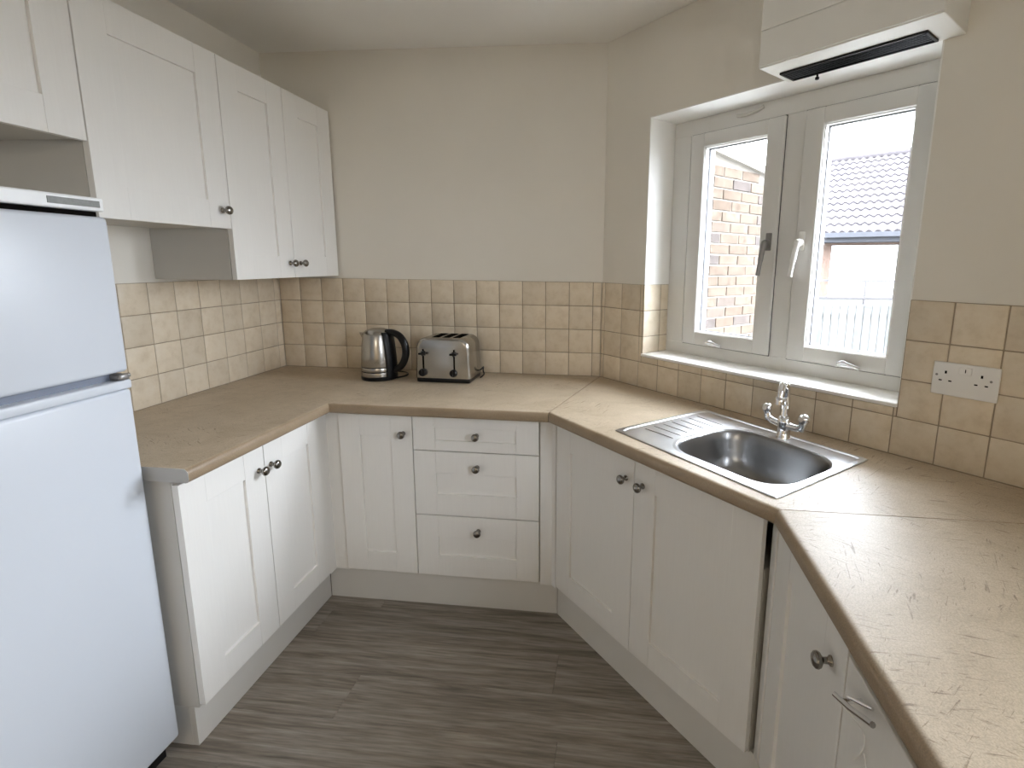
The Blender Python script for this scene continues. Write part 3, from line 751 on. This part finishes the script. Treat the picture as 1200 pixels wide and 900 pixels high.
# ------------------------------------------------------------------ kettle
kx, ky = .607, -.195
t = thing('kettle', (kx, ky, TT), 'brushed steel electric kettle with black handle, beside the toaster', 'kettle')
z = TT + .001
bm = B(); lathe(bm, [(.001, 0), (.080, 0), (.082, .006), (.082, .014), (.078, .017), (.001, .018)], (kx, ky, z), UP, 36); obj('power_base', bm, 'black', t, 40)
bm = B(); lathe(bm, [(.001, .018), (.080, .018), (.0805, .034), (.0795, .038), (.0795, .041), (.0805, .044), (.0795, .056), (.0785, .059), (.0785, .062), (.0795, .066), (.0775, .11), (.073, .16), (.066, .205), (.063, .214), (.001, .2145)], (kx, ky, z), UP, 40); o = obj('body', bm, 'steel', t, 30)
bm = B(); lathe(bm, [(.0799, .037), (.0803, .0385), (.0803, .0405), (.0799, .042)], (kx, ky, z), UP, 40); lathe(bm, [(.079, .0585), (.0793, .0595), (.0793, .0618), (.079, .063)], (kx, ky, z), UP, 40); obj('band', bm, 'black', t, 40)
bm = B(); lathe(bm, [(.064, .2135), (.062, .219), (.050, .229), (.030, .236), (.001, .238)], (kx, ky, z), UP, 36); obj('lid', bm, 'steel', t, 60)
bm = B()   # spout
l0 = Vector((kx - .060, ky, z + .165)); 
rings(bm, [[l0 + Vector((0, -.012, 0)), l0 + Vector((-.008, 0, 0)), l0 + Vector((0, .012, 0)), l0 + Vector((.02, 0, 0))],
           [l0 + Vector((-.004, -.022, .046)), l0 + Vector((-.030, 0, .050)), l0 + Vector((-.004, .022, .046)), l0 + Vector((.02, 0, .046))]])
obj('spout', bm, 'steel', t, 60)
hd_ = Vector((.955, -.30, 0)).normalized(); hp = Vector((-hd_.y, hd_.x, 0))
def KP(r, z_, w=0): return Vector((kx, ky, z)) + hd_ * r + hp * w + UP * z_
bm = B()
prof_s = [(.083, .016), (.0835, .06), (.0815, .11), (.077, .16), (.070, .205), (.060, .222)]
rings(bm, [[KP(r * .90, h, -.034), KP(r * 1.03, h, -.026), KP(r * 1.10, h, 0), KP(r * 1.03, h, .026), KP(r * .90, h, .034), KP(r * .7, h, 0)] for r, h in prof_s])
obj('handle_spine', bm, 'black', t, 50)
hd2 = Vector((.97, -.24, 0)).normalized()
def KH(r, z_): return Vector((kx, ky, z)) + hd2 * r + UP * z_
pts = spline([KH(.050, .222), KH(.090, .220), KH(.125, .205), KH(.148, .172), KH(.154, .132), KH(.142, .092), KH(.118, .062), KH(.085, .045)], 6)
bm = B(); tube(bm, pts, [.014 + .003 * math.sin(PI * i / len(pts)) for i in range(len(pts))], 12); obj('handle', bm, 'black', t, 60)
bm = B(); tube(bm, spline([KP(.075, .006), (kx + .10, ky + .02, z + .005), (kx + .11, ky + .06, z + .006), (kx + .09, ky + .10, z + .006), (kx + .05, ky + .125, z + .006), (kx - .04, ky + .14, z + .006)], 6), .0038, 8); obj('cord', bm, 'black', t, 60)

# ------------------------------------------------------------------ toaster
tx0, tx1, ty0, ty1 = .806, 1.064, -.252, -.070
t = thing('toaster', ((tx0 + tx1) / 2, (ty0 + ty1) / 2, TT), 'brushed steel toaster with two black levers and dials', 'toaster')
z = TT
box_obj('base', (tx0 + .004, ty0 + .004, z + .001), (tx1 - .004, ty1 - .004, z + .024), 'black', t, bev=.006, smooth=40)
bm = B()
def shell(y, ins):
    out = []
    wb0, wb1, wt0, wt1, h0, h1, r = tx0 + ins, tx1 - ins, tx0 + .006 + ins, tx1 - .006 - ins, z + .022, z + .206 - ins, .044
    out.append(Vector((wb0, y, h0)))
    for i in range(9):
        a = PI - PI / 2 * i / 8; out.append(Vector((wt0 + r + r * math.cos(a), y, h1 - r + r * math.sin(a))))
    for i in range(9):
        a = PI / 2 - PI / 2 * i / 8; out.append(Vector((wt1 - r + r * math.cos(a), y, h1 - r + r * math.sin(a))))
    out.append(Vector((wb1, y, h0)))
    return out
rings(bm, [shell(ty0, .013), shell(ty0 + .0015, .0075), shell(ty0 + .006, .0025), shell(ty0 + .014, 0), shell(ty1 - .012, 0), shell(ty1 - .003, .006)])
sh = obj('shell', bm, 'steel', t, 50)
for k in range(3):
    xs = .877 + k * .050
    bm = B(); bx(bm, (xs, ty0 + .030, z + .2052), (xs + .034, ty1 - .022, z + .2068)); obj('slot', bm, 'dark', sh)
for xs in (.846, .990):
    bm = B(); bx(bm, (xs - .0035, ty0 - .0012, z + .060), (xs + .0035, ty0 + .002, z + .155)); ls = obj('lever_slot', bm, 'dark', sh)
    bm = B(); bx(bm, (xs - .016, ty0 - .020, z + .131), (xs + .016, ty0 - .004, z + .141), bev=.003); bx(bm, (xs - .004, ty0 - .010, z + .125), (xs + .004, ty0, z + .146)); obj('lever', bm, 'black', ls, 40)
    bm = B(); lathe(bm, [(.018, 0), (.0165, .012), (.014, .015), (.001, .0155)], (xs - .004, ty0 + .001, z + .048), (0, -1, 0), 24); bx(bm, (xs - .006, ty0 - .019, z + .036), (xs - .002, ty0 - .012, z + .060)); obj('dial', bm, 'black', sh, 40)
bm = B(); tube(bm, spline([(tx1 - .01, ty1 - .03, z + .03), (tx1 + .012, ty1 - .05, z + .042), (tx1 + .018, ty1 - .03, z + .050), (tx1 + .012, ty1 - .015, z + .030), (tx1 + .020, ty1 - .03, z + .014), (tx1 + .012, ty1 - .06, z + .005), (tx1 + .01, ty1, z + .005)], 6), .0032, 8); obj('cord', bm, 'black', t, 60)

# ------------------------------------------------------------------ wall heater above the window
hs0, hs1, hz0, hz1, hn = .865, 1.338, 2.040, 2.350, .172
t = thing('wall_heater', tuple(WF((hs0 + hs1) / 2, 0, hz0)), 'boxy white wall heater with black slatted grille, above the window', 'heater')
bm = B(); bx(bm, (hs0, -TH, hz0), (hs1, hn - .004, hz1), WF, .002); obj('casing', bm, 'heater', t)
bm = B(); bx(bm, (hs0 + .001, hn - .004, hz0 + .004), (hs1 - .001, hn, 2.141), WF, .0015); obj('front_panel', bm, 'heater', t)
bm = B(); bx(bm, (hs0 + .001, hn - .004, 2.1435), (hs1 - .001, hn, hz1), WF, .0015); obj('front_panel', bm, 'heater', t)
g0, g1, gn0, gn1 = .890, 1.282, .010, .094
bm = B(); bx(bm, (g0, gn0, hz0 - .0012), (g1, gn1, hz0 + .004), WF); gr = obj('grille', bm, 'dark', t)
bm = B()
for a, b in (((g0, gn0, hz0 - .006), (g0 + .006, gn1, hz0)), ((g1 - .006, gn0, hz0 - .006), (g1, gn1, hz0)), ((g0, gn0, hz0 - .006), (g1, gn0 + .006, hz0)), ((g0, gn1 - .006, hz0 - .006), (g1, gn1, hz0))): bx(bm, a, b, WF)
obj('grille_frame', bm, 'black', gr)
for k in range(6):
    nn = gn0 + .011 + k * .0118
    bm = B(); prism(bm, [(nn, hz0 - .001), (nn + .007, hz0 - .0055), (nn + .0085, hz0 - .0048), (nn + .0015, hz0 - .0003)], g0 + .006, g1 - .006, lambda a, b, c: WF(c, a, b)); obj('slat', bm, 'black', gr)
bm = B(); lathe(bm, [(.003, 0), (.003, .008), (.006, .010), (.006, .016), (.001, .018)], WF(.968, gn0 + .002, hz0 - .004), -UP, 12); obj('switch_knob', bm, 'black', t, 40)

# ------------------------------------------------------------------ double socket
t = thing('double_socket', tuple(WF(1.441, 0, 1.16)), 'white double wall socket with a rocker switch, on the beige tiles', 'socket')
so0, so1, sz0, sz1 = 1.368, 1.514, 1.114, 1.204
bm = B(); bx(bm, (so0, .0002, sz0), (so1, .0095, sz1), WF, .003, 3); pl = obj('plate', bm, 'white_plastic', t, 40)
def hole_(s, z_, w, h): bm = B(); bx(bm, (s - w / 2, .0080, z_ - h / 2), (s + w / 2, .0098, z_ + h / 2), WF, .0006, 1); obj('pin_hole', bm, 'dark', pl)
for cs_ in (so0 + .030, so1 - .037):
    hole_(cs_, 1.177, .0055, .0085); hole_(cs_ - .0105, 1.154, .008, .0042); hole_(cs_ + .0115, 1.154, .008, .0042)
bm = B(); bx(bm, (1.427, .0085, 1.176), (1.455, .0125, 1.196), WF, .0015); rk = obj('rocker_switch', bm, 'white_plastic', pl)
box_obj('switch_mark', (1.4405, .0122, 1.182), (1.4425, .0129, 1.191), 'dark', rk, WF)
for s_ in (so0 + .010, so1 - .017):
    bm = B(); lathe(bm, [(.0032, 0), (.0032, .0006), (.001, .0008)], WF(s_, .0094, 1.168), N, 12); obj('screw', bm, 'handle_grey', pl)

# ------------------------------------------------------------------ unseen fill lamp added in the room behind, shaped as a pendant
LP = Vector((1.5, -5.0, 1.95))
t = thing('fill_pendant', tuple(LP), 'bare-bulb fill lamp, added and unseen, in the room next to the kitchen', 'lamp')
bm = B(); tube(bm, [LP + UP * .12, (LP.x, LP.y, CEIL - .02)], .004, 8); obj('cord', bm, 'black', t)
bm = B(); lathe(bm, [(.05, 0), (.05, .02), (.001, .0205)], (LP.x, LP.y, CEIL - .021), UP, 20); obj('ceiling_rose', bm, 'white_plastic', t, 40)
bm = B(); lathe(bm, [(.02, 0), (.02, .06), (.001, .061)], LP + UP * .07, UP, 14); obj('bulb_holder', bm, 'black', t, 40)
bm = B(); lathe(bm, [(.001, -.045), (.025, -.038), (.04, -.015), (.042, .005), (.034, .035), (.018, .07), (.001, .071)], LP, UP, 20); obj('bulb_glass', bm, 'glass', t, 60)
bl_ = bpy.data.lights.new('bulb', 'POINT'); bl_.energy = FILL_W; bl_.color = (1.0, .93, .80); bl_.shadow_soft_size = .03  # warm fill source inside the added lamp
bo = bpy.data.objects.new('bulb', bl_); bo.location = (0, 0, 0); bo.parent = t; col.objects.link(bo)

# ------------------------------------------------------------------ outside the window
GZ = -.35
bm = B(); bx(bm, (3.3, -14, GZ - .1), (26, 30, GZ)); bx(bm, (-8, .95, GZ - .1), (3.3, 30, GZ)); bm2 = bm
ground = struct('ground', bm, 'ground')
BS = -.39
t = thing('brick_wall', tuple(WF(BS, -1.6, GZ)), 'weathered orange brick garden wall close outside the window', 'wall')
def top_at(n): return 2.235 + (n + 1.2) * .12
bm = B(); prism(bm, [(-.45, GZ), (-2.62, GZ), (-2.62, top_at(-2.62) - .02), (-.45, top_at(-.45) - .02)], BS - .21, BS - .008, lambda a, b, c: WF(c, a, b)); obj('mortar_core', bm, 'mortar', t)
bl, bh, bj = .215, .065, .010
def brick_mesh(w):
    k = ('brick', round(w, 3))
    if k not in mesh_cache:
        bm = B(); bx(bm, (0, 0, 0), (w, .05, bh), bev=.003, seg=1); bmesh.ops.recalc_face_normals(bm, faces=bm.faces)
        me = bpy.data.meshes.new('brick'); bm.to_mesh(me); bm.free(); me.materials.append(M['brick']); mesh_cache[k] = me
    return mesh_cache[k]
inv = MW[t.name].inverted()
# face looks along +D; local x runs outward (-N), y into the wall (-D)
k = 0; zc = .78
while zc < 2.3:
    n = -.70 + (.1125 if k % 2 else 0)
    while n > -2.6:
        w = min(bl, 2.62 + n)
        if w > .03 and zc + bh < top_at(n - w) - .015:
            xd = -N; yd = -D
            og = WF(BS + random.uniform(-.002, .003), n, zc)
            o = bpy.data.objects.new('brick', brick_mesh(w)); o.parent = t
            o.matrix_local = inv @ Matrix(((xd.x, yd.x, 0, og.x), (xd.y, yd.y, 0, og.y), (0, 0, 1, og.z), (0, 0, 0, 1)))
            col.objects.link(o)
        n -= bl + bj
    zc += bh + bj; k += 1
bm = B(); prism(bm, [(-.44, top_at(-.44) - .02), (-2.66, top_at(-2.66) - .02), (-2.66, top_at(-2.66) + .03), (-.44, top_at(-.44) + .03)], BS - .24, BS + .03, lambda a, b, c: WF(c, a, b)); obj('coping', bm, 'mortar', t)

# garage with pantile roof
HD = Vector((-math.sin(math.radians(53)), math.cos(math.radians(53)), 0)); HN = Vector((HD.y, -HD.x, 0))
H0 = Vector((6.11, 7.80, 0))
def HF(a, o, z): return H0 + HD * a - HN * o + UP * z      # o toward the kitchen
t = thing('garage', tuple(HF(0, -2.5, GZ)), 'brick garage with dark pantile roof and white door', 'garage')
bm = B()
for a, b in (((-4, -4.8, GZ), (-.56, -.35, 1.98)), ((.60, -4.8, GZ), (3.5, -.35, 1.98)), ((-.56, -4.8, 1.86), (.60, -.35, 1.98)), ((-.56, -4.8, GZ), (.60, -.42, 1.86))): bx(bm, a, b, HF)
obj('wall', bm, 'garage_brick', t)
box_obj('door', (-.55, -.40, GZ), (.59, -.34, 1.85), 'white_door', t, HF, .005)
bm = B(); bx(bm, (-4.1, -.36, 1.90), (3.6, .02, 2.06), HF); bx(bm, (-4.1, .02, 1.98), (3.6, .13, 2.075), HF, .01); obj('gutter', bm, 'gutter', t)
pit = math.radians(30); gauge, tw = .32, .30
bm = B(); prism(bm, [(.05, 2.05), (-3.35, 2.05 + 3.4 * math.tan(pit)), (-3.35, 2.0), (.05, 2.0)], -4.1, 3.6, lambda a, b, c: HF(c, a, b)); obj('roof_deck', bm, 'gutter', t)
bm = B()
ns = 12
up_ = []; dn = []
for i in range(ns + 1):
    x = tw * i / ns; h = .022 * math.cos(4 * PI * i / ns)
    up_.append((x, h))
for y, lift in ((0, .050), (gauge + .03, .012)):
    pass
A = [bm.verts.new((x, 0, h + .062)) for x, h in up_]; Bq = [bm.verts.new((x, gauge + .03, h + .036)) for x, h in up_]; Cq = [bm.verts.new((x, 0, h + .026)) for x, h in up_]
for i in range(ns): bm.faces.new((A[i], A[i + 1], Bq[i + 1], Bq[i])); bm.faces.new((A[i], Cq[i], Cq[i + 1], A[i + 1]))
pt_me = bpy.data.meshes.new('roof_tile'); bm.to_mesh(pt_me); bm.free(); pt_me.materials.append(M['roof_tile'])
inv = MW[t.name].inverted()
sl = -HN * -1
ydir = (HN * math.cos(pit) + UP * math.sin(pit)).normalized(); xdir = -HD; zdir = xdir.cross(ydir)
if zdir.z < 0: xdir = HD; zdir = xdir.cross(ydir)
for rr in range(12):
    for cc in range(13):
        og = HF(1.95, .10, 2.04) + ydir * (gauge * rr) if xdir.dot(HD) < 0 else HF(-1.95, .10, 2.04) + ydir * (gauge * rr)
        og = og + xdir * (tw * cc)
        o = bpy.data.objects.new('roof_tile', pt_me); o.parent = t
        o.matrix_local = inv @ Matrix(((xdir.x, ydir.x, zdir.x, og.x), (xdir.y, ydir.y, zdir.y, og.y), (xdir.z, ydir.z, zdir.z, og.z), (0, 0, 0, 1)))
        col.objects.link(o)
bm = B(); rp = HF(0, .10, 2.04) + ydir * (gauge * 12 + .02) + UP * .04; tube(bm, [rp - HD * 2.2, rp + HD * 2.2], .11, 10); obj('ridge', bm, 'roof_tile', t, 60)

# boarded fence and the low railing behind it
fa = Vector((3.4, 4.06, 0)); fe = Vector((1.0, .108, 0)).normalized(); fn = Vector((fe.y, -fe.x, 0))
def FF_(a, o, z): return fa + fe * a + fn * o + UP * z
t = thing('board_fence', tuple(FF_(1.2, 0, GZ)), 'pale vertical board fence beyond the window, in front of the railing', 'fence')
for k in range(26):
    a = k * .1
    box_obj('board', (a + .006, 0, GZ + .02), (a + .094, .018, .985 + random.uniform(-.004, .004)), 'fence_wood', t, FF_, .003)
for zz in (.1, .8): box_obj('rail', (0, -.04, zz), (2.6, -.001, zz + .07), 'fence_wood', t, FF_)
ra = Vector((3.9, 5.4, 0)); rdir = Vector((1, .1, 0)).normalized(); rn = Vector((rdir.y, -rdir.x, 0))
def RF_(a, o, z): return ra + rdir * a + rn * o + UP * z
t = thing('railing', tuple(RF_(1.2, 0, GZ)), 'low railing with thin posts and pale panels, in front of the garage', 'railing')
for a in (.58, 1.39, 2.2, 2.9): box_obj('post', (a - .014, -.014, GZ), (a + .014, .014, 1.25), 'rail', t, RF_, .002)
for zz in (.985, 1.235): box_obj('rail', (.55, -.016, zz - .01), (2.9, .016, zz + .02), 'rail', t, RF_, .002)
for a in (.58, 1.39, 2.2): box_obj('panel', (a + .02, -.004, GZ + .1), (a + .79 if a < 2 else a + .68, .004, .975), 'rail_panel', t, RF_)
